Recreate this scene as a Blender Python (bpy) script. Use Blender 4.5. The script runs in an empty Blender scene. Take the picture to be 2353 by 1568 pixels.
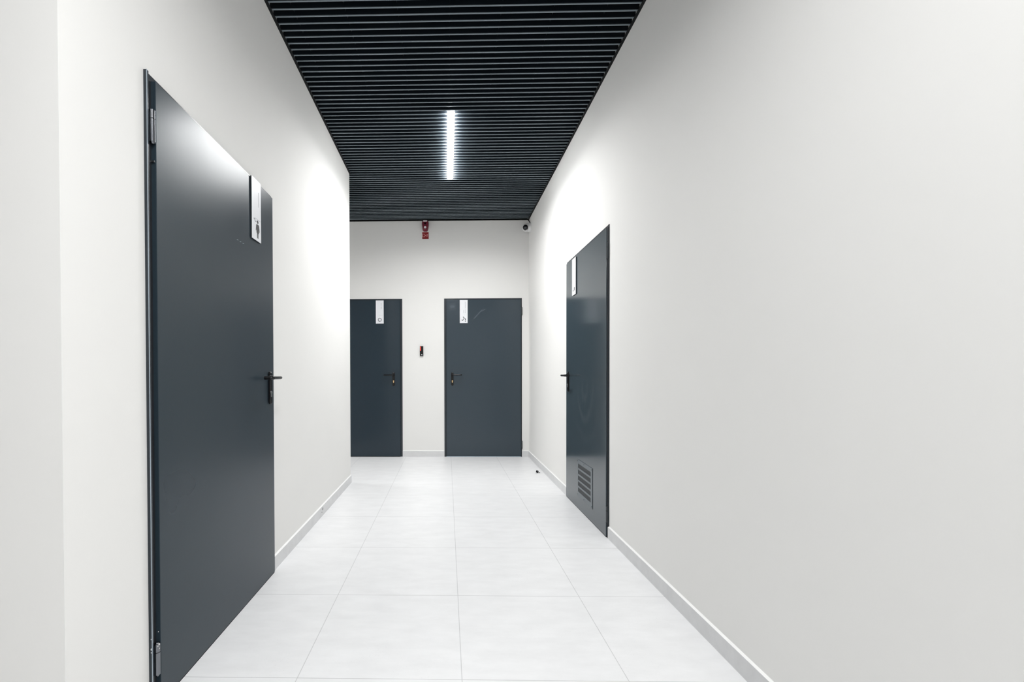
import bpy, bmesh, math, random
from mathutils import Matrix, Vector
random.seed(7)
scene = bpy.context.scene
C = scene.collection
PI = math.pi

# ---------------------------------------------------------------- camera (16 mm on full frame, shifted lens)
F_PX, CX, CY = 1007.0, 1008.2, 869.0
YAW, PITCH, ROLL, CAM_H = -0.01882, 0.01078, -0.00264, 1.10986
cam = bpy.data.cameras.new('camera')
cam.sensor_fit = 'HORIZONTAL'; cam.sensor_width = 36.0
cam.lens = 36.0 * F_PX / 2353.0
cam.shift_x = (2353 / 2 - CX) / 2353.0
cam.shift_y = (CY - 1568 / 2) / 2353.0
cam.clip_start = 0.02
cam_ob = bpy.data.objects.new('camera', cam); C.objects.link(cam_ob)
Mz = Matrix(((math.cos(YAW), -math.sin(YAW), 0), (math.sin(YAW), math.cos(YAW), 0), (0, 0, 1)))
Mx = Matrix(((1, 0, 0), (0, math.cos(PITCH), -math.sin(PITCH)), (0, math.sin(PITCH), math.cos(PITCH))))
W2 = Mx @ Mz                      # world -> (right, forward, up) before roll
cr, sr = math.cos(ROLL), math.sin(ROLL)
right = W2[0] * cr + W2[2] * sr   # image x = c*u - s*v with v pointing down
up = W2[2] * cr - W2[0] * sr
fwd = W2[1]
R = Matrix((right, up, -fwd)).transposed()
cam_ob.matrix_world = Matrix.Translation((0, 0, CAM_H)) @ R.to_4x4()
scene.camera = cam_ob

# ---------------------------------------------------------------- world, colour management
world = bpy.data.worlds.new('world'); scene.world = world
world.use_nodes = True
world.node_tree.nodes['Background'].inputs[0].default_value = (0.0, 0.0, 0.0, 1)
world.node_tree.nodes['Background'].inputs[1].default_value = 0.0
vs = scene.view_settings
vs.view_transform = 'Standard'; vs.look = 'None'; vs.gamma = 1.0; vs.use_curve_mapping = False
vs.exposure = 2.20
LAMP_STRENGTH = 9.0          # opal cover glow
LAMP_WATTS = 9.0             # downward optics of each lamp
LAMP_SPREAD = math.radians(159)
LAMP_COLOR = (0.995, 1.0, 1.0, 1)

# ---------------------------------------------------------------- room measures (metres)
WL, WR = -0.983, 1.0836          # corridor side walls
ZC = 3.131                       # underside of the slatted ceiling
YB = 5.82                        # end wall
YC0, YC1 = 1.10, 4.433           # corridor left wall starts and ends here
XFAR, YREAR, ZTOP = -4.7, -4.2, 3.42
DW, DH = 1.026, 2.10             # door frame outer size
D_LEFT_Y = 1.927                 # centres of the doors
D_RIGHT_Y = 3.458
D_BL_X, D_BR_X = -1.105, 0.477

LAMPS = [(.036, 3.404, 4.570), (.036, -.55, .616), (.036, -2.9, -1.734), (-4.1, 4.55, 5.716)]   # x, start, end; the last is an added unseen fill lamp

# ---------------------------------------------------------------- materials
def mat(name, col, rough=0.5, metal=0.0, spec=0.5, noise=0.0, nscale=40.0, bump=0.0, bscale=300.0, emis=None, estr=0.0, stretch=None):
    m = bpy.data.materials.new(name); m.use_nodes = True
    nt = m.node_tree; b = nt.nodes['Principled BSDF']
    b.inputs['Base Color'].default_value = (*col, 1)
    b.inputs['Roughness'].default_value = rough
    b.inputs['Metallic'].default_value = metal
    b.inputs['Specular IOR Level'].default_value = spec
    tc = nt.nodes.new('ShaderNodeTexCoord')
    src = tc.outputs['Object']
    if stretch:
        mp = nt.nodes.new('ShaderNodeMapping'); mp.inputs['Scale'].default_value = stretch
        nt.links.new(src, mp.inputs[0]); src = mp.outputs[0]
    if noise:
        n = nt.nodes.new('ShaderNodeTexNoise'); n.inputs['Scale'].default_value = nscale; n.inputs['Detail'].default_value = 5
        nt.links.new(src, n.inputs['Vector'])
        r = nt.nodes.new('ShaderNodeMapRange'); r.inputs[3].default_value = 1 - noise; r.inputs[4].default_value = 1 + noise
        r.inputs[1].default_value = 0.25; r.inputs[2].default_value = 0.75
        nt.links.new(n.outputs['Fac'], r.inputs[0])
        x = nt.nodes.new('ShaderNodeVectorMath'); x.operation = 'SCALE'; x.inputs[0].default_value = col
        nt.links.new(r.outputs[0], x.inputs['Scale']); nt.links.new(x.outputs[0], b.inputs['Base Color'])
    if bump:
        n = nt.nodes.new('ShaderNodeTexNoise'); n.inputs['Scale'].default_value = bscale; n.inputs['Detail'].default_value = 2
        nt.links.new(tc.outputs['Object'], n.inputs['Vector'])
        u = nt.nodes.new('ShaderNodeBump'); u.inputs['Strength'].default_value = bump; u.inputs['Distance'].default_value = 0.001
        nt.links.new(n.outputs['Fac'], u.inputs['Height']); nt.links.new(u.outputs[0], b.inputs['Normal'])
    if emis:
        b.inputs['Emission Color'].default_value = emis; b.inputs['Emission Strength'].default_value = estr
    return m

M_WALL = mat('wall_paint', (0.80, 0.794, 0.777), 0.75, spec=0.25, noise=0.008, nscale=2.0, bump=0.08, bscale=120)
M_BEAD = mat('sealant', (0.88, 0.88, 0.87), 0.5)
M_FRAME = mat('frame_paint', (0.016, 0.022, 0.029), 0.25, spec=0.5)
M_SLAT_SHADE = mat('slat_paint_shaded', (0.007, 0.011, 0.016), 0.5, spec=0.3)  # slat blades: shade between them put into a darker colour
M_SLAT_LIT = mat('slat_paint_lit', (0.19, 0.23, 0.26), 0.40, spec=0.6)  # same slat paint, lit bottom edge put into a paler colour
M_VOID = mat('void_black', (0.004, 0.005, 0.006), 0.9, spec=0.05)
M_TRIM = mat('ceiling_angle_paint', (0.004, 0.005, 0.006), 0.6, spec=0.2)
M_STEEL = mat('steel', (0.42, 0.43, 0.44), 0.28, metal=1.0)
M_DSTEEL = mat('dark_steel', (0.05, 0.055, 0.06), 0.25, metal=0.8)
M_HINGE = mat('hinge_steel', (0.20, 0.21, 0.23), 0.18, metal=1.0)
M_BLACK = mat('black_plastic', (0.003, 0.003, 0.004), 0.22, spec=0.4)
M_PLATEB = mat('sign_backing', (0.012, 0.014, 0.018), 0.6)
M_WHITE = mat('sign_white', (0.80, 0.81, 0.84), 0.35)
M_INK = mat('sign_ink', (0.012, 0.012, 0.014), 0.6)
M_INKG = mat('sign_ink_grey', (0.22, 0.23, 0.25), 0.6)
M_INKL = mat('sign_rule_grey', (0.50, 0.52, 0.54), 0.6)
M_BRASS = mat('brass', (0.85, 0.62, 0.32), 0.25, metal=1.0)
M_GRILL = mat('grille_paint', (0.095, 0.115, 0.13), 0.30)
M_MESH = mat('grille_mesh', (0.030, 0.034, 0.038), 0.6)
M_RED = mat('alarm_red', (0.12, 0.004, 0.018), 0.35)
M_REDS = mat('sign_red', (0.23, 0.002, 0.004), 0.45)
M_PINK = mat('sign_pale_print', (0.80, 0.42, 0.42), 0.5)
M_LENS = mat('strobe_white', (0.80, 0.76, 0.80), 0.2)
M_CAMW = mat('camera_white', (0.74, 0.74, 0.74), 0.4)
M_GREY = mat('grey_plastic', (0.22, 0.22, 0.21), 0.5)
M_LED = mat('red_led', (0.6, 0.05, 0.03), 0.4, emis=(1.0, 0.06, 0.05, 1), estr=0.14)
M_GAP_LIGHT = mat('door_gap_light', (0.62, 0.72, 0.80), 0.35)  # light from under the corner door, put into the colour
M_ARRIS = mat('pale_frame_edge', (0.30, 0.35, 0.40), 0.35)  # pale strip along the outer frame corner of one door
M_CONC = mat('concrete', (0.15, 0.15, 0.15), 0.9)
M_LAMP = mat('opal_diffuser', (0.9, 0.9, 0.9), 0.4, emis=LAMP_COLOR, estr=LAMP_STRENGTH)
M_LAMPB = mat('lamp_housing', (0.02, 0.022, 0.025), 0.4)
M_SCUFF = mat('pale_scuff', (0.30, 0.34, 0.38), 0.6)
M_CHIP = mat('skirting_chip', (0.16, 0.16, 0.16), 0.8)

def tile_material(name, grout=True):
    m = bpy.data.materials.new(name); m.use_nodes = True
    nt = m.node_tree; N = nt.nodes; L = nt.links; b = N['Principled BSDF']
    b.inputs['Roughness'].default_value = 0.38; b.inputs['Specular IOR Level'].default_value = 0.4
    tc = N.new('ShaderNodeTexCoord'); sp = N.new('ShaderNodeSeparateXYZ'); L.new(tc.outputs['Object'], sp.inputs[0])
    def math_(op, a, bb=None, c=None):
        n = N.new('ShaderNodeMath'); n.operation = op
        for i, v in enumerate((a, bb, c)):
            if v is None: continue
            if isinstance(v, (int, float)): n.inputs[i].default_value = v
            else: L.new(v, n.inputs[i])
        return n.outputs[0]
    # cloudy cement look, a little streaky across the corridor
    mp = N.new('ShaderNodeMapping'); mp.inputs['Scale'].default_value = (1.0, 2.6, 2.0); L.new(tc.outputs['Object'], mp.inputs[0])
    n1 = N.new('ShaderNodeTexNoise'); n1.inputs['Scale'].default_value = 5.5; n1.inputs['Detail'].default_value = 9; n1.inputs['Roughness'].default_value = 0.62
    L.new(mp.outputs[0], n1.inputs['Vector'])
    n2 = N.new('ShaderNodeTexNoise'); n2.inputs['Scale'].default_value = 260; n2.inputs['Detail'].default_value = 2
    L.new(tc.outputs['Object'], n2.inputs['Vector'])
    n3 = N.new('ShaderNodeTexNoise'); n3.inputs['Scale'].default_value = 2.3; n3.inputs['Detail'].default_value = 2
    L.new(tc.outputs['Object'], n3.inputs['Vector'])
    # pits only in patches
    pit = math_('MULTIPLY', math_('GREATER_THAN', n2.outputs['Fac'], 0.70), math_('GREATER_THAN', n3.outputs['Fac'], 0.54))
    v = math_('ADD', math_('MULTIPLY', n1.outputs['Fac'], 0.16), 0.735)
    v = math_('SUBTRACT', v, math_('MULTIPLY', pit, 0.16))
    if grout:
        gx = math_('LESS_THAN', math_('PINGPONG', math_('ADD', sp.outputs[0], 30 - 0.0516), 0.3), 0.0015)
        gy = math_('LESS_THAN', math_('PINGPONG', math_('ADD', sp.outputs[1], 30 - 1.5755), 0.3), 0.0015)
        # 30 is a whole number of 0.6 tiles
        g = math_('MAXIMUM', gx, gy)
        v = math_('SUBTRACT', v, math_('MULTIPLY', g, 0.24))
    comb = N.new('ShaderNodeCombineColor')
    L.new(v, comb.inputs[0]); L.new(math_('MULTIPLY', v, 1.003), comb.inputs[1]); L.new(math_('MULTIPLY', v, 1.012), comb.inputs[2])
    L.new(comb.outputs[0], b.inputs['Base Color'])
    return m
M_FLOOR = tile_material('floor_tile')
M_SKIRT = tile_material('skirting_tile', False)
for n_ in M_SKIRT.node_tree.nodes:
    if n_.type == 'MATH' and n_.operation == 'ADD' and abs(n_.inputs[1].default_value - 0.735) < 1e-4: n_.inputs[1].default_value = 0.58

def door_material(name, base, spec, r0, r1, smear=None, bump=0.06):
    m = bpy.data.materials.new(name); m.use_nodes = True
    nt = m.node_tree; N = nt.nodes; L = nt.links; b = N['Principled BSDF']
    b.inputs['Specular IOR Level'].default_value = spec
    geo = N.new('ShaderNodeNewGeometry'); pos = geo.outputs['Position']
    def math_(op, *v, clamp=False):
        n = N.new('ShaderNodeMath'); n.operation = op; n.use_clamp = clamp
        for i, x in enumerate(v):
            if isinstance(x, (int, float)): n.inputs[i].default_value = x
            else: L.new(x, n.inputs[i])
        return n.outputs[0]
    def noise(scale, detail, vec):
        n = N.new('ShaderNodeTexNoise'); n.inputs['Scale'].default_value = scale; n.inputs['Detail'].default_value = detail
        L.new(vec, n.inputs['Vector']); return n.outputs['Fac']
    rough = math_('ADD', r0, math_('MULTIPLY', noise(2.3, 2, pos), r1 - r0))
    grain = math_('ADD', 0.92, math_('MULTIPLY', noise(160, 2, pos), 0.16))
    x = N.new('ShaderNodeVectorMath'); x.operation = 'SCALE'; x.inputs[0].default_value = base
    L.new(grain, x.inputs['Scale']); col = x.outputs[0]
    sep = N.new('ShaderNodeSeparateXYZ'); L.new(pos, sep.inputs[0])
    X, Y, Z = sep.outputs
    def seg(U, V, u0, v0, u1, v1, w):        # soft rubbed streak between two points of the leaf
        du, dv = u1 - u0, v1 - v0; ll = math.hypot(du, dv); du /= ll; dv /= ll
        a = math_('SUBTRACT', U, u0); c = math_('SUBTRACT', V, v0)
        t = math_('ADD', math_('MULTIPLY', a, du), math_('MULTIPLY', c, dv))
        d = math_('ABSOLUTE', math_('SUBTRACT', math_('MULTIPLY', a, dv), math_('MULTIPLY', c, du)))
        across = math_('SUBTRACT', 1.0, math_('DIVIDE', d, w), clamp=True)
        along = math_('SUBTRACT', 1.0, math_('DIVIDE', math_('ABSOLUTE', math_('SUBTRACT', t, ll / 2)), ll / 2), clamp=True)
        return math_('MULTIPLY', across, math_('MULTIPLY', along, 1.6, clamp=True))
    mask = None
    if smear == 'streaks':
        parts = [seg(X, Z, .33, 1.80, .50, 1.985, .012), seg(X, Z, .40, 1.90, .53, 1.965, .010), seg(X, Z, .02, 1.99, .13, 1.99, .06)]
        k = .20
    if smear == 'swirls':
        wv = N.new('ShaderNodeTexWave'); wv.wave_type = 'RINGS'; wv.rings_direction = 'X'; wv.inputs['Scale'].default_value = 2.4
        wv.inputs['Distortion'].default_value = 2.5; wv.inputs['Detail'].default_value = 2; wv.inputs['Detail Scale'].default_value = 1.2
        mp = N.new('ShaderNodeMapping'); mp.inputs['Location'].default_value = (0, -3.42, -.80); mp.inputs['Scale'].default_value = (1, 1, .8)
        L.new(pos, mp.inputs[0]); L.new(mp.outputs[0], wv.inputs[0])
        fy = math_('SUBTRACT', 1.0, math_('DIVIDE', math_('ABSOLUTE', math_('SUBTRACT', Y, 3.45)), .36), clamp=True)
        fz = math_('SUBTRACT', 1.0, math_('DIVIDE', math_('ABSOLUTE', math_('SUBTRACT', Z, .82)), .36), clamp=True)
        ring = math_('POWER', wv.outputs['Fac'], 3.0)
        parts = [math_('MULTIPLY', ring, math_('MULTIPLY', fy, fz))]
        for i in range(7):
            y = 3.50 + .045 * i
            parts.append(math_('MULTIPLY', seg(Y, Z, y, 1.06 - .03 * (i % 3), y - .015, .80 - .05 * (i % 2), .006), .7))
        k = .11
    if smear:
        mask = parts[0]
        for q in parts[1:]: mask = math_('MAXIMUM', mask, q)
        mask = math_('MULTIPLY', mask, k)
        mx = N.new('ShaderNodeMix'); mx.data_type = 'RGBA'; L.new(mask, mx.inputs['Factor'])
        L.new(col, mx.inputs['A']); mx.inputs['B'].default_value = (.16, .19, .22, 1); col = mx.outputs['Result']
        rough = math_('ADD', rough, math_('MULTIPLY', mask, .4))
    L.new(rough, b.inputs['Roughness']); L.new(col, b.inputs['Base Color'])
    u = N.new('ShaderNodeBump'); u.inputs['Strength'].default_value = bump; u.inputs['Distance'].default_value = 0.001
    L.new(noise(90, 2, pos), u.inputs['Height']); L.new(u.outputs[0], b.inputs['Normal'])
    return m
M_DOORS = {1: door_material('door_paint_near', (0.022, 0.035, 0.046), 0.36, .25, .36, bump=.015),
           2: door_material('door_paint_far', (0.014, 0.027, 0.039), 0.45, .16, .24, bump=.05),
           3: door_material('door_paint_corner', (0.028, 0.044, 0.058), 0.50, .18, .28, 'streaks', bump=.05),
           4: door_material('door_paint_louvred', (0.036, 0.054, 0.066), 0.95, .12, .18, 'swirls', bump=.05)}

# ---------------------------------------------------------------- helpers
def box(bm, x0, x1, y0, y1, z0, z1, bevel=0.0):
    v = [bm.verts.new((x, y, z)) for x in (x0, x1) for y in (y0, y1) for z in (z0, z1)]
    fs = [bm.faces.new([v[i] for i in f]) for f in ((0, 1, 3, 2), (4, 6, 7, 5), (0, 4, 5, 1), (2, 3, 7, 6), (0, 2, 6, 4), (1, 5, 7, 3))]
    if bevel:
        es = list({e for f in fs for e in f.edges})
        bmesh.ops.bevel(bm, geom=es, offset=bevel, segments=2, affect='EDGES', profile=0.6)
def tube(bm, pts, rad, seg=14, cap=True):
    pts = [Vector(p) for p in pts]; n = len(pts)
    rads = rad if isinstance(rad, (list, tuple)) else [rad] * n
    rings = []; prev = None
    for i, p in enumerate(pts):
        t = ((pts[i + 1] - pts[i]) if i < n - 1 else Vector((0, 0, 0))) + ((pts[i] - pts[i - 1]) if i else Vector((0, 0, 0)))
        t.normalize()
        if prev is None:
            a = Vector((0, 0, 1)) if abs(t.z) < 0.9 else Vector((1, 0, 0)); nrm = t.cross(a).normalized()
        else: nrm = (prev - t * prev.dot(t)).normalized()
        prev = nrm; bn = t.cross(nrm)
        rings.append([bm.verts.new(p + (nrm * math.cos(2 * PI * k / seg) + bn * math.sin(2 * PI * k / seg)) * rads[i]) for k in range(seg)])
    for a, b in zip(rings, rings[1:]):
        for k in range(seg): bm.faces.new((a[k], a[(k + 1) % seg], b[(k + 1) % seg], b[k]))
    if cap: bm.faces.new(rings[0][::-1]); bm.faces.new(rings[-1])
def prism(bm, pts, y0, y1):      # outline in local x,z extruded along y
    a = [bm.verts.new((x, y0, z)) for x, z in pts]; b = [bm.verts.new((x, y1, z)) for x, z in pts]
    bm.faces.new(a); bm.faces.new(b[::-1]); n = len(pts)
    for i in range(n): bm.faces.new((a[i], b[i], b[(i + 1) % n], a[(i + 1) % n]))
def obj(name, bm, m, parent=None, smooth=False, bev=0.0):
    bmesh.ops.recalc_face_normals(bm, faces=bm.faces)
    me = bpy.data.meshes.new(name); bm.to_mesh(me); bm.free()
    me.materials.append(m)
    if smooth:
        me.polygons.foreach_set('use_smooth', [True] * len(me.polygons))
        me.set_sharp_from_angle(angle=math.radians(40))
    o = bpy.data.objects.new(name, me); C.objects.link(o)
    if parent: o.parent = parent
    if bev:
        md = o.modifiers.new('bevel', 'BEVEL'); md.width = bev; md.segments = 2; md.limit_method = 'ANGLE'
    return o
def boxobj(name, dims, m, parent=None, bev=0.0):
    bm = bmesh.new(); box(bm, *dims, bevel=bev); return obj(name, bm, m, parent)
def tag(o, label, cat=None, group=None, kind=None):
    if label: o['label'] = label
    if cat: o['category'] = cat
    if group: o['group'] = group
    if kind: o['kind'] = kind
    return o
def thing(name, label, cat, loc=(0, 0, 0), rotz=0.0, group=None, kind=None):
    o = bpy.data.objects.new(name, None); C.objects.link(o); o.empty_display_size = 0.1
    o.location = loc; o.rotation_euler = (0, 0, rotz)
    return tag(o, label, cat, group, kind)
def struct(name, bm, m, label, cat, bev=0.0):
    return tag(obj(name, bm, m, bev=bev), label, cat, kind='structure')

# ---------------------------------------------------------------- room shell
bm = bmesh.new(); box(bm, XFAR - .15, WR + .15, YREAR - .15, YB + .2, -0.12, 0.0)
struct('floor', bm, M_FLOOR, 'pale grey square tile floor with thin joints running down the corridor', 'floor')

def wall_y(bm, x0, x1, y0, y1, holes):   # wall running along y with door openings
    cur = y0
    for c in sorted(holes):
        a, b = c - DW / 2, c + DW / 2
        box(bm, x0, x1, cur, a, 0, ZTOP); box(bm, x0, x1, a, b, DH, ZTOP); cur = b
    box(bm, x0, x1, cur, y1, 0, ZTOP)
bm = bmesh.new(); wall_y(bm, WR, WR + .15, YREAR, YB + .2, [D_RIGHT_Y])
struct('wall_right', bm, M_WALL, 'long bare off-white wall on the right with the louvred dark door in it', 'wall')
bm = bmesh.new()
cur = XFAR
for c in (D_BL_X, D_BR_X):
    box(bm, cur, c - DW / 2, YB, YB + .2, 0, ZTOP); box(bm, c - DW / 2, c + DW / 2, YB, YB + .2, DH, ZTOP); cur = c + DW / 2
box(bm, cur, WR, YB, YB + .2, 0, ZTOP)
struct('wall_back', bm, M_WALL, 'off-white wall closing the corridor with two dark doors in it', 'wall')
bm = bmesh.new()
wall_y(bm, WL - .16, WL, YC0, YC1, [D_LEFT_Y])
box(bm, XFAR, WL - .16, YC0, YC0 + .16, 0, ZTOP)
box(bm, XFAR, WL - .16, YC1 - .16, YC1, 0, ZTOP)
struct('wall_left', bm, M_WALL, 'off-white wall on the left with the large near door and a sharp near corner', 'wall')
bm = bmesh.new(); box(bm, XFAR - .15, XFAR, YREAR, YB + .2, 0, ZTOP)
struct('wall_far_left', bm, M_WALL, 'off-white wall at the end of the side passage, out of sight', 'wall')
bm = bmesh.new(); box(bm, XFAR, WR, YREAR - .15, YREAR, 0, ZTOP)
struct('wall_rear', bm, M_WALL, 'off-white wall behind the photographer', 'wall')
# rooms behind the doors are dark: closing panels behind each opening
# ceiling: open slats (bulb-edged blades across the corridor) under a black void
bm = bmesh.new()
box(bm, XFAR - .15, WR + .15, YREAR - .15, YB + .2, ZTOP, ZTOP + .15)
ceil_ = bm
struct('ceiling', bm, M_VOID, 'black void above the open slatted ceiling', 'ceiling')
ceiling = bpy.data.objects['ceiling']
bm = bmesh.new()
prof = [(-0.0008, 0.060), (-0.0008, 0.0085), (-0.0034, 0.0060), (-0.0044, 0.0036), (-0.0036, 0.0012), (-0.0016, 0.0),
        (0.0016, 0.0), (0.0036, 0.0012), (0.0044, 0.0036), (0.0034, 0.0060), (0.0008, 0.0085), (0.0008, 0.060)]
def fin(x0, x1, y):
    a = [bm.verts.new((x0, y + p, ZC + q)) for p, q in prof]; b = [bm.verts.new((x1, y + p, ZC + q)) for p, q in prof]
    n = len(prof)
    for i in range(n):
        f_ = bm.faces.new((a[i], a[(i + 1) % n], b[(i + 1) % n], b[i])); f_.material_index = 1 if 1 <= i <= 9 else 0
    bm.faces.new(a[::-1]); bm.faces.new(b)
PITCH_F = 0.0503
y = 2.439 - PITCH_F * 130
while y < YB - 0.02:
    if y > YREAR + 0.02:
        x0 = WL + 0.004 if YC0 - 0.02 < y < YC1 + 0.02 else XFAR + 0.02
        lx = [a for a in LAMPS if a[1] - .002 < y < a[2] + .002 and x0 < a[0]]
        for a in sorted(lx):             # blades stop at each side of a lamp
            fin(x0, a[0] - .030, y); x0 = a[0] + .030
        fin(x0, WR - 0.004, y)
    y += PITCH_F
slats = obj('slat_panel', bm, M_SLAT_SHADE, ceiling, smooth=True); slats.data.materials.append(M_SLAT_LIT)
bm = bmesh.new()
for k in range(-15, 4):
    x = 0.02 + 0.2933 * k
    if x > WL: box(bm, x - .002, x + .002, YREAR + .02, YB - .02, ZC + .026, ZC + .052)
    else:
        box(bm, x - .002, x + .002, YREAR + .02, YC0 - .01, ZC + .026, ZC + .052)
        box(bm, x - .002, x + .002, YC1 + .01, YB - .02, ZC + .026, ZC + .052)
obj('carrier_rail', bm, M_SLAT_SHADE, ceiling)
# black angle trim round the ceiling edge
def trim(i, x0, x1, y0, y1, side, label):
    bm = bmesh.new()
    box(bm, x0, x1, y0, y1, ZC - .004, ZC - .002)
    if side == 'R': box(bm, x1 - .002, x1, y0, y1, ZC - .002, ZC + .02)
    if side == 'L': box(bm, x0, x0 + .002, y0, y1, ZC - .002, ZC + .02)
    if side == 'B': box(bm, x0, x1, y1 - .002, y1, ZC - .002, ZC + .02)
    struct('trim_%d' % i, bm, M_TRIM, label, 'trim')
trim(1, WR - .017, WR, YREAR, YB, 'R', 'thin black ceiling trim along the right wall')
trim(2, WL, WL + .017, YC0, YC1, 'L', 'thin black ceiling trim along the left wall')
trim(3, XFAR, WR - .017, YB - .017, YB, 'B', 'thin black ceiling trim along the end wall')

# skirting
def skirting(name, x0, x1, y0, y1, ax, label):
    bm = bmesh.new(); box(bm, x0, x1, y0, y1, 0, .076)
    o = struct(name, bm, M_SKIRT, label, 'skirting')
    bm = bmesh.new()             # white sealant bead along the top edge: a small wedge
    z0, z1 = .076, .0815
    if ax == 'L': tri = [(x0, z0), (x1, z0), (x0, z1)]; prism(bm, tri, y0, y1)
    elif ax == 'R': tri = [(x1, z0), (x0, z0), (x1, z1)]; prism(bm, tri, y0, y1)
    else:
        a = [bm.verts.new((x0, yy, zz)) for yy, zz in ((y1, z0), (y0, z0), (y1, z1))]
        b = [bm.verts.new((x1, yy, zz)) for yy, zz in ((y1, z0), (y0, z0), (y1, z1))]
        bm.faces.new(a); bm.faces.new(b[::-1])
        for i in range(3): bm.faces.new((a[i], b[i], b[(i + 1) % 3], a[(i + 1) % 3]))
    obj('sealant_bead', bm, M_BEAD, o)
    return o
T = .010
skirting('baseboard_right', WR - T, WR, YREAR, D_RIGHT_Y - DW / 2, 'R', 'pale tile skirting along the right wall from the foreground to the louvred door')
skirting('baseboard_right_far', WR - T, WR, D_RIGHT_Y + DW / 2, YB, 'R', 'short pale tile skirting on the right wall beyond the louvred door')
bl_ = skirting('baseboard_left', WL, WL + T, D_LEFT_Y + DW / 2 + .004, YC1, 'L', 'pale tile skirting on the left wall between the near door and the wall end')
skirting('baseboard_left_near', WL, WL + T, YC0, D_LEFT_Y - DW / 2, 'L', 'short pale tile skirting on the left wall before the near door')
skirting('baseboard_back', D_BL_X + DW / 2, D_BR_X - DW / 2, YB - T, YB, 'B', 'pale tile skirting on the end wall between its two doors')
skirting('baseboard_back_corner', D_BR_X + DW / 2, WR - T, YB - T, YB, 'B', 'tiny pale tile skirting piece on the end wall in the right corner')
bm = bmesh.new()                 # chip on the left skirting
tube(bm, [(WL + T, 3.400, .062), (WL + T + .0006, 3.390, .054), (WL + T + .0006, 3.382, .046)], [.002, .004, .002], 6)
tube(bm, [(WL + T, 3.374, .038), (WL + T + .0006, 3.368, .030)], [.0015, .0025], 6)
obj('chip_mark', bm, M_CHIP, bl_)

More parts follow.
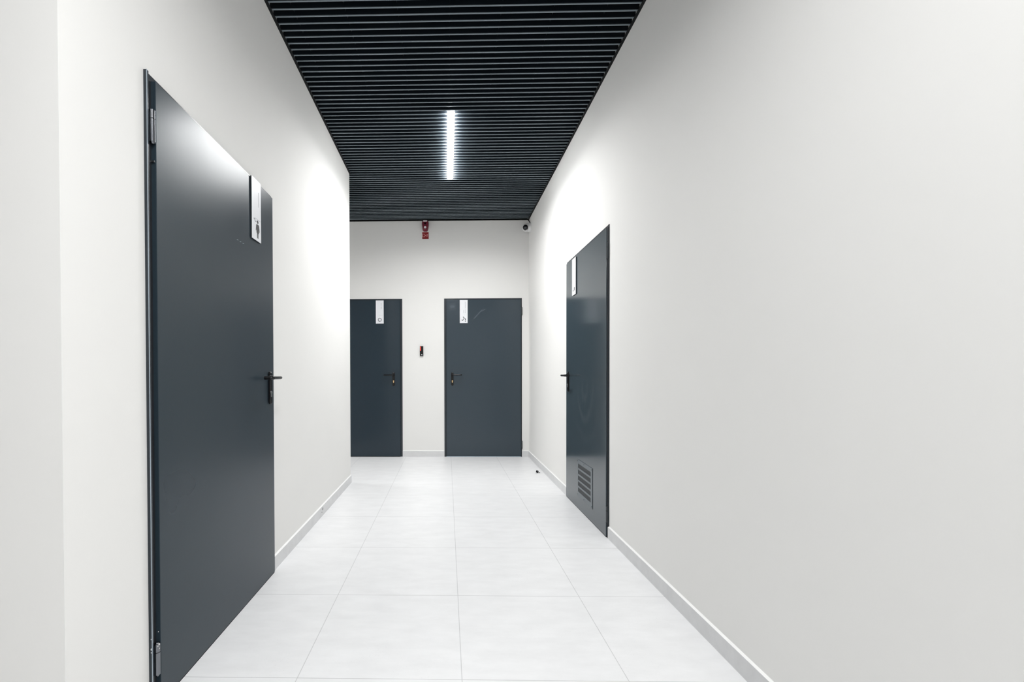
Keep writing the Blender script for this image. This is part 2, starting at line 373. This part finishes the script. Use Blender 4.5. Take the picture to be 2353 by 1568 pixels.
# ---------------------------------------------------------------- doors (local: front is -Y, x to the right, z up)
def stadium(cx, z0, z1, w, n=10):
    r = w / 2
    pts = [(cx + r * math.cos(a), z1 - r + r * math.sin(a)) for a in [PI * i / n for i in range(n + 1)]]
    pts += [(cx + r * math.cos(a), z0 + r + r * math.sin(a)) for a in [PI + PI * i / n for i in range(n + 1)]]
    return pts
def make_door(n, label, loc, rotz, s, p, groove, latch_lip, plate_off, top_lip=.018):
    """s=+1: hinges on the right seen from the front"""
    root = thing('door_%d' % n, label, 'door', loc, rotz, kind='structure')
    H = DW / 2
    lip = .010 if groove > .015 else .006
    # frame: outer lip flush with the wall, recessed rebate, stop
    bm = bmesh.new()
    def bx(u0, u1, *r):          # u measured from the latch side to the hinge side
        a, b = s * u0, s * u1; box(bm, min(a, b), max(a, b), *r)
    pr = .011 if n == 1 else .006          # how far the frame stands out of the wall
    bx(-H, -H + latch_lip, -.003, .10, 0, DH)
    bx(H - lip, H, -pr, .10, 0, DH)
    bx(-H + latch_lip, -H + latch_lip + .02, .012, .10, 0, DH - .004)
    bx(-H + latch_lip, H - lip, -.003, .10, DH - top_lip, DH)
    obj('door_frame', bm, M_FRAME, root, bev=.0012)
    bm = bmesh.new(); bx(H - lip - .024, H - lip, pr - .015, .10, 0, DH - top_lip)
    obj('rebate', bm, M_PLATEB, root)
    if n == 1:
        bm = bmesh.new(); bx(H - .0022, H + .0002, -pr - .0006, -pr + .0012, 0, DH); obj('frame_edge', bm, M_ARRIS, root)
    # leaf
    u0, u1 = -H + latch_lip + .001, H - groove - lip
    ztop = DH - top_lip - .002
    bm = bmesh.new(); a, b = s * u0, s * u1
    box(bm, min(a, b), max(a, b), -p, .045, .006, ztop, bevel=.0015)
    leaf = obj('leaf', bm, M_DOORS[n], root)
    # blocked dark strip behind the hinge groove so no light leaks through
    bm = bmesh.new(); box(bm, -H, H, .10, .12, 0, DH); obj('inner_panel', bm, M_VOID, root)
    bm = bmesh.new(); bx(u0, u1, -p + .002, .09, 0, .004)
    obj('door_gap_strip', bm, M_GAP_LIGHT if n == 3 else M_TRIM, root)  # light under the corner door painted as a pale strip; black strip elsewhere
    # hinges
    for zc in (1.925, .157):
        ux = u1 + .009; r = .0088
        xh = s * ux; yh = -p + .006
        bm = bmesh.new()
        tube(bm, [(xh, yh, zc + .054), (xh, yh, zc + .026)], r, 18)
        tube(bm, [(xh, yh, zc + .024), (xh, yh, zc - .050)], r, 18)
        tube(bm, [(xh, yh, zc + .054), (xh, yh, zc + .057)], [.006, .004], 12)
        tube(bm, [(xh, yh, zc - .050), (xh, yh, zc - .056)], [.007, .004], 12)
        hg = obj('hinge', bm, M_HINGE if groove > .015 else M_DSTEEL, root, smooth=True)
        bm = bmesh.new()
        a, b = s * (u1 - .0005), s * (u1 + .0045)
        box(bm, min(a, b), max(a, b), -p + .001, .012, zc - .052, zc + .022)
        box(bm, min(a, b), max(a, b), -p + .001, .012, zc + .027, zc + .050)
        obj('hinge_strap', bm, M_HINGE if groove > .015 else M_DSTEEL, hg)
        bm = bmesh.new(); a, b = s * (ux + .006), s * (H - .001)
        if abs(b - a) > .002:
            box(bm, min(a, b), max(a, b), yh + .004, .0, zc - .05, zc + .05); obj('hinge_base', bm, M_FRAME, hg)
    # security pin below the top hinge
    if groove > .015:
        bm = bmesh.new(); a, b = s * u1, s * (u1 + .006)
        box(bm, min(a, b), max(a, b), -p + .003, .0, 1.811, 1.816); obj('security_pin', bm, M_STEEL, root)
    # handle plate, return lever, lock cylinder
    xc = s * (u0 + plate_off)
    bm = bmesh.new(); prism(bm, stadium(xc, .945, 1.122, .032), -p - .010, -p + .001)
    hp = obj('handle_plate', bm, M_BLACK, root, smooth=True, bev=.002)
    zl = 1.088; yo = -p - .066
    L = .118
    bm = bmesh.new()
    pts = [(xc, -p - .008, zl), (xc, -p - .020, zl)]
    tube(bm, pts, .0125, 18)
    cv = [(xc, -p - .018, zl), (xc, yo + .016, zl)]
    for i in range(1, 6):
        a = PI / 2 * i / 5; cv.append((xc + s * .016 * (1 - math.cos(a)), yo + .016 - .016 * math.sin(a), zl))
    for i in range(0, 6):
        a = PI / 2 * i / 5; cv.append((xc + s * (L - .014 + .014 * math.sin(a)), yo + .014 - .014 * math.cos(a), zl))
    cv.append((xc + s * L, yo + .042, zl))
    tube(bm, cv, [.0088] * 8 + [.0098] * 6, 18)
    obj('lever', bm, M_BLACK, hp, smooth=True)
    bm = bmesh.new(); zk = 1.008
    tube(bm, [(xc, -p - .009, zk), (xc, -p - .0125, zk)], .0085, 20)
    box(bm, xc - .005, xc + .005, -p - .0122, -p - .009, zk - .024, zk - .004)
    obj('lock_cylinder', bm, M_BRASS if n in (2, 3) else M_STEEL, hp, smooth=True)
    bm = bmesh.new()
    tube(bm, [(xc, -p - .009, 1.116), (xc, -p - .0112, 1.116)], .003, 10)
    obj('screw_head', bm, M_STEEL, hp)
    return root, leaf, xc, hp

d1 = make_door(1, 'large dark grey steel door in the left wall nearest the camera', (WL, D_LEFT_Y, 0), PI / 2, -1, .020, .020, .022, .058)
d2 = make_door(2, 'dark grey steel door in the end wall partly hidden behind the left wall', (D_BL_X, YB, 0), 0, -1, .015, .010, .026, .089)
d3 = make_door(3, 'dark grey steel door in the end wall near the right corner', (D_BR_X, YB, 0), 0, 1, .015, .006, .028, .078)
d4 = make_door(4, 'dark grey steel door in the right wall with a vent grille low down', (WR, D_RIGHT_Y, 0), -PI / 2, 1, .015, .014, .022, .072)

# scuffs on door leaves (real paint marks)
bm = bmesh.new()
for i in range(3):
    u = 2.000 - D_LEFT_Y + i * .028
    tube(bm, [(u, -.0202, 1.726), (u + .012, -.0204, 1.7275)], [.0012, .0018], 6)
obj('scuff_mark', bm, M_SCUFF, d1[0])

bm = bmesh.new()                 # plaster splashes left on the lower hinge and frame edge
for (dy, px_, z, r) in ((1.430, -.027, .212, .0026), (1.434, -.0265, .208, .002), (1.427, -.0255, .206, .002), (1.431, -.0272, .196, .0018),
                        (1.4145, -.012, .203, .003), (1.4145, -.012, .192, .0022), (1.4145, -.012, .236, .002), (1.441, -.018, .246, .0015)):
    g = bmesh.ops.create_icosphere(bm, subdivisions=1, radius=r)
    for v in g['verts']: v.co = Vector((v.co.x * .9 + dy - D_LEFT_Y, v.co.y * .5 + px_ + .004, v.co.z * 1.5 + z))
obj('plaster_splash', bm, M_WALL, d1[0], smooth=True)

# ventilation grille of the right door
root = d4[0]; p = .015
# local x = -(world y - centre)
gx0, gx1 = D_RIGHT_Y - 3.600, D_RIGHT_Y - 3.235
bm = bmesh.new()
sx0, sx1 = gx0 + .018, gx1 - .034
zs = [(.338 - k * .0485, .372 - k * .0485) for k in range(5)]
box(bm, gx0, sx0, -p - .003, -p, .108, .405); box(bm, sx1, gx1, -p - .003, -p, .108, .405)
box(bm, sx0, sx1, -p - .003, -p, .372, .405)
for k in range(4): box(bm, sx0, sx1, -p - .003, -p, zs[k + 1][1], zs[k][0])
box(bm, sx0, sx1, -p - .003, -p, .108, zs[4][0])
vg = obj('vent_grille', bm, M_GRILL, root)
bm = bmesh.new(); box(bm, sx0 - .004, sx1 + .004, -p - .0012, -p - .0002, .138, .376); obj('insect_mesh', bm, M_MESH, vg)
for xx in (gx0 + .007, (gx0 + gx1) / 2 - .012, gx1 - .012):
    for zz in (.120, .393):
        bm = bmesh.new(); tube(bm, [(xx, -p - .002, zz), (xx, -p - .0045, zz)], [.0038, .003], 10); obj('screw_head', bm, M_PLATEB, vg)
bm = bmesh.new(); box(bm, gx1, gx1 + .004, -p - .001, -p, .104, .407); obj('grille_edge_shade', bm, M_PLATEB, vg)  # shade at the plate's near edge, put in as a dark strip

# ---------------------------------------------------------------- door signs
SW, SH = .104, .305
def glyph_row(bm, x, z0, z1, h, yy):
    """tiny unreadable printed letters, running upwards (text turned 90 degrees)"""
    z = z0
    while z < z1 - .004:
        w = random.choice((.0032, .0036, .0042)); t = .0009
        k = random.randrange(4)
        box(bm, x - h / 2, x + h / 2, yy, yy + .0003, z, z + t)
        if k in (0, 1, 2): box(bm, x - h / 2, x + h / 2, yy, yy + .0003, z + w - t, z + w)
        if k in (1, 3): box(bm, x + h / 2 - t, x + h / 2, yy, yy + .0003, z, z + w)
        if k in (0, 1, 3): box(bm, x - t / 2, x + t / 2, yy, yy + .0003, z, z + w)
        if k in (2, 3): box(bm, x - h / 2, x - h / 2 + t, yy, yy + .0003, z, z + w)
        z += w + .0014
def disc(bm, cx, cz, r, yy, n=20, sx=1.0):
    prism(bm, [(cx + r * sx * math.cos(2 * PI * i / n), cz + r * math.sin(2 * PI * i / n)) for i in range(n)], yy, yy + .0004)
def bar(bm, a, b, w0, w1, yy):
    a = Vector(a); b = Vector(b); t = (b - a).normalized(); nn = Vector((-t.y, t.x))
    prism(bm, [tuple(a + nn * w0 / 2), tuple(b + nn * w1 / 2), tuple(b - nn * w1 / 2), tuple(a - nn * w0 / 2)], yy, yy + .0004)
def make_sign(label, loc, rotz, kind, z0=1.771):
    """origin: bottom centre of the plate on the leaf face; local front -Y"""
    t = thing('door_sign', label, 'sign', (loc[0], loc[1], z0), rotz, 'door signs')
    boxobj('backing', (-SW / 2, SW / 2, -.006, 0, 0, SH), M_PLATEB, t)
    boxobj('plate', (-SW / 2, SW / 2, -.0075, -.006, 0, SH), M_WHITE, t)
    yy = -.0079
    bm = bmesh.new()
    if kind == 'gear':
        n = 8; ro, ri, rh = .0270, .0215, .0165; pts = []
        for i in range(n):
            for da, rr in ((-.24, ri), (-.09, ro), (.09, ro), (.24, ri)):
                a = PI / 2 + 2 * PI * i / n + da; pts.append((rr * math.cos(a), .049 + rr * math.sin(a)))
        m = 32; inner = [(rh * math.cos(2 * PI * i / m + PI / 2 - .24), .049 + rh * math.sin(2 * PI * i / m + PI / 2 - .30)) for i in range(m)]
        N_ = len(pts)
        A = [bm.verts.new((x, yy, z)) for x, z in pts]; B = [bm.verts.new((x, yy, z)) for x, z in inner]
        for i in range(N_): bm.faces.new((A[i], A[(i + 1) % N_], B[(i + 1) % m], B[i]))
        geo = bmesh.ops.extrude_face_region(bm, geom=bm.faces[:])
        bmesh.ops.translate(bm, verts=[v for v in geo['geom'] if isinstance(v, bmesh.types.BMVert)], vec=(0, .0004, 0))
    elif kind == 'person':
        c = .012
        disc(bm, c, .096, .0085, yy)
        prism(bm, [(c - .012, .084), (c + .012, .084), (c + .017, .078), (c + .022, .050), (c + .017, .049), (c + .013, .066), (c + .014, .040), (c + .008, .040),
                   (c + .007, .014), (c + .0012, .014), (c + .0008, .040), (c - .0008, .040), (c - .0012, .014), (c - .007, .014), (c - .008, .040), (c - .014, .040),
                   (c - .013, .066), (c - .017, .049), (c - .022, .050), (c - .017, .078)], yy, yy + .0004)
    elif kind == 'sink':
        disc(bm, -.005, .079, .0062, yy)
        cur = [(.004, .074), (.012, .066), (.019, .057), (.023, .046), (.023, .040)]
        ws = [.005, .006, .0085, .0105, .011]
        for i in range(4): bar(bm, cur[i], cur[i + 1], ws[i], ws[i + 1], yy)
        bar(bm, (.003, .074), (-.006, .056), .0035, .003, yy); bar(bm, (.000, .056), (-.008, .050), .005, .006, yy)
        bar(bm, (.000, .050), (-.010, .038), .004, .004, yy)
        prism(bm, [(-.034, .045), (-.006, .045), (-.009, .033), (-.020, .034), (-.027, .040)], yy, yy + .0004)
        bar(bm, (.021, .033), (.021, .018), .009, .007, yy)
    else:                        # waste point: a tall bin and a small block beside it
        prism(bm, [(.004, .062), (.020, .062), (.021, .056), (.019, .034), (.005, .034), (.003, .056)], yy, yy + .0004)
        disc(bm, -.020, .038, .0075, yy)
        bar(bm, (-.028, .036), (-.012, .044), .006, .006, yy)
    obj('pictogram', bm, M_INK, t)
    bm = bmesh.new()
    bar(bm, ({'person': -.020}.get(kind, -.008), .108), (.044, .108), .0012, .0012, yy)
    obj('rule_line', bm, M_INKG if kind == 'person' else M_INKL, t)
    bm = bmesh.new()
    if kind == 'gear': glyph_row(bm, .019, .190, .228, .008, yy); glyph_row(bm, .019, .236, .275, .008, yy)
    if kind == 'sink':
        glyph_row(bm, .001, .130, .178, .007, yy); glyph_row(bm, .022, .130, .184, .006, yy); glyph_row(bm, .022, .196, .282, .006, yy)
    if kind == 'person': glyph_row(bm, .022, .175, .250, .006, yy)
    if kind == 'bin': glyph_row(bm, .022, .120, .270, .006, yy)
    obj('lettering', bm, M_INKG if kind in ('gear', 'sink') else M_INKL, t)
    if kind == 'person':         # faint swirl beside the pictogram
        bm = bmesh.new()
        tube(bm, [(-.034 + .0045 * i, yy, .101 - .0012 * i + .004 * math.sin(i * 1.1)) for i in range(8)], [.0008, .0018, .0016, .001, .0012, .0016, .0014, .0008], 6)
        obj('swirl_mark', bm, M_INKG, t)
    return t
make_sign('white door sign with a standing person pictogram on the near left door', (WL + .020, 2.195), PI / 2, 'person', 1.780)
make_sign('white door sign with a black cogwheel pictogram on the far door behind the left wall', (-.8885, YB - .015), 0, 'gear')
make_sign('white door sign with a bending figure pictogram on the end-wall door near the right corner', (.2225, YB - .015), 0, 'sink')
make_sign('narrow-looking white door sign with two small dark blocks on the louvred right door', (WR - .015, 3.690), -PI / 2, 'bin', 1.762)

# ---------------------------------------------------------------- lamps
def lamp(label, x, y0, y1, group=None):
    t = thing('linear_lamp', label, 'ceiling light', (x, (y0 + y1) / 2, ZC), 0, group)
    h = (y1 - y0) / 2
    boxobj('diffuser', (-.0275, .0275, -h, h, -.012, .046), M_LAMP, t, bev=.004)
    boxobj('housing', (-.0275, .0275, -h, h, .0465, .070), M_LAMPB, t)
    ld = bpy.data.lights.new('lamp_light', 'AREA'); ld.shape = 'RECTANGLE'; ld.size = .048; ld.size_y = 2 * h - .02
    ld.energy = LAMP_WATTS; ld.color = LAMP_COLOR[:3]; ld.spread = LAMP_SPREAD
    lo = bpy.data.objects.new('lamp_light', ld); C.objects.link(lo); lo.parent = t; lo.location = (0, 0, -.0135)
    return t
for lb, (lx_, l0, l1) in zip(('glowing white linear lamp set lengthwise in the black slatted ceiling',
                             'linear lamp in the slatted ceiling above the camera',
                             'linear lamp in the slatted ceiling well behind the camera',
                             'added unseen fill lamp in the side passage behind the left wall'), LAMPS):
    lamp(lb, lx_, l0, l1)

# ---------------------------------------------------------------- small wall devices
# fire alarm sounder with strobe, on the end wall below the ceiling
t = thing('alarm_sounder', 'dark red fire alarm sounder with white strobe under the ceiling on the end wall', 'alarm', (-.281, YB, 2.985))
bm = bmesh.new()
out = [(-.020, .001), (.020, .001), (.032, .010), (.039, .035), (.0455, .080), (.0455, .105), (.038, .130), (.024, .137), (-.024, .137), (-.038, .130), (-.0455, .105), (-.0455, .080), (-.039, .035), (-.032, .010)]
rings = []
for yy, sc in ((0, 1.0), (-.040, 1.0), (-.060, .93), (-.072, .74)):
    rings.append([bm.verts.new((x * sc, yy, .07 + (z - .07) * sc)) for x, z in out])
for a, b in zip(rings, rings[1:]):
    for i in range(len(out)): bm.faces.new((a[i], a[(i + 1) % len(out)], b[(i + 1) % len(out)], b[i]))
bm.faces.new(rings[-1]); bm.faces.new(rings[0][::-1])
obj('body', bm, M_RED, t, smooth=True)
bm = bmesh.new(); box(bm, -.026, .026, -.078, -.050, .110, .126, bevel=.003); obj('strobe_lens', bm, M_LENS, t)
bm = bmesh.new(); tube(bm, [(0, -.070, .036), (0, -.078, .036)], [.016, .014], 20); obj('status_lens', bm, M_LENS, t, smooth=True)
bm = bmesh.new(); tube(bm, [(0, -.068, .086), (0, -.073, .086)], [.012, .012], 18); obj('sounder_opening', bm, M_VOID, t)
for zz in (.062, .070, .098):
    bm = bmesh.new(); box(bm, -.018, .018, -.0745, -.070, zz, zz + .0025); obj('grille_rib', bm, M_PINK if zz < .06 else M_RED, t)
# red sign with a horn symbol
t = thing('alarm_sign', 'small red square sign with pale horn symbol below the alarm sounder', 'sign', (-.281, YB, 2.890))
boxobj('plate', (-.0425, .0425, -.003, 0, 0, .088), M_REDS, t)
bm = bmesh.new(); yy = -.0036
def loop(pts, w):
    for i in range(len(pts)): bar(bm, pts[i], pts[(i + 1) % len(pts)], w, w, yy)
loop([(-.037, .062), (-.009, .062), (-.006, .058), (-.006, .032), (-.009, .027), (-.037, .027)], .0045)
loop([(-.004, .045), (.033, .059), (.029, .045), (.024, .031)], .0042)
obj('horn_symbol', bm, M_PINK, t)

# access card reader
t = thing('card_reader', 'slim black access card reader with red light on the end wall between the doors', 'card reader', (-.3355, YB, 1.336))
boxobj('body', (-.0225, .0225, -.022, 0, .006, .134), M_BLACK, t, bev=.003)
boxobj('red_light', (-.0195, -.0085, -.0236, -.021, .072, .128), M_LED, t)
boxobj('white_mark', (-.007, .011, -.0232, -.0215, .016, .024), M_WHITE, t)
boxobj('base_foot', (-.0225, .0225, -.018, 0, 0, .006), M_GREY, t)

# turret security camera in the corner
t = thing('security_camera', 'small white security camera with a black round lens in the right corner under the ceiling', 'security camera', (WR, 5.71, 2.992)); t.scale = (1.14, 1.14, 1.14)
bm = bmesh.new(); tube(bm, [(0, 0, 0), (-.012, 0, 0), (-.030, 0, 0), (-.040, 0, 0)], [.052, .052, .048, .040], 28)
obj('mount_base', bm, M_CAMW, t, smooth=True)
bm = bmesh.new(); bmesh.ops.create_uvsphere(bm, u_segments=28, v_segments=16, radius=.046)
bmesh.ops.translate(bm, verts=bm.verts, vec=(-.046, 0, -.002))
ball = obj('housing', bm, M_CAMW, t, smooth=True)
dv = Vector((-.42, -.86, -.18)).normalized(); c0 = Vector((-.046, 0, -.002))
bm = bmesh.new(); tube(bm, [c0 + dv * .030, c0 + dv * .044, c0 + dv * .0475], [.031, .029, .024], 28); fp = obj('lens_ring', bm, M_BLACK, t, smooth=True)
bm = bmesh.new(); tube(bm, [c0 + dv * .0472, c0 + dv * .0485], [.016, .014], 20); obj('lens_glass', bm, M_DSTEEL, fp, smooth=True)
bm = bmesh.new()
ring = []
ax = dv; e1 = ax.cross(Vector((0, 0, 1))).normalized(); e2 = ax.cross(e1)
tube(bm, [c0 + Vector((-.002, -.0415, -.0335)) + Vector((.008 * (i - 3), 0.002 * (i - 3) ** 2 * .6, .004 * (i - 3) * .8)) * .9 for i in range(7)], .0022, 6)
obj('seam_slot', bm, M_GREY, t)
bm = bmesh.new(); tube(bm, [(-.022, .060, (ZC - 2.992 - .004) / 1.14), (-.012, .045, .095), (-.006, .020, .072), (-.008, 0, .050)], .0055, 10)
obj('cable', bm, M_BLACK, t, smooth=True)

# debris on the floor
t = thing('floor_debris', 'tiny black crumb of debris on the pale tiles near the far right skirting', 'debris', (1.0, 4.87, 0))
def lump(name, c, r, m, sz):
    bm = bmesh.new(); bmesh.ops.create_icosphere(bm, subdivisions=2, radius=1)
    for v in bm.verts:
        k = 1 + .22 * math.sin(v.co.x * 5 + v.co.y * 3) * math.cos(v.co.z * 4)
        v.co = Vector((v.co.x * r * sz[0] * k, v.co.y * r * sz[1] * k, v.co.z * r * sz[2] * k)) + Vector(c)
    mn = min(v.co.z for v in bm.verts)
    for v in bm.verts: v.co.z -= mn
    obj(name, bm, m, t, smooth=True)
lump('black_piece', (0, 0, 0), .015, M_BLACK, (1, 1.2, 1.0))
lump('grey_piece', (.024, -.004, 0), .006, M_GREY, (1, 1.4, 1.0))
lump('crumb', (-.020, -.012, 0), .003, M_GREY, (1, 1, .8))
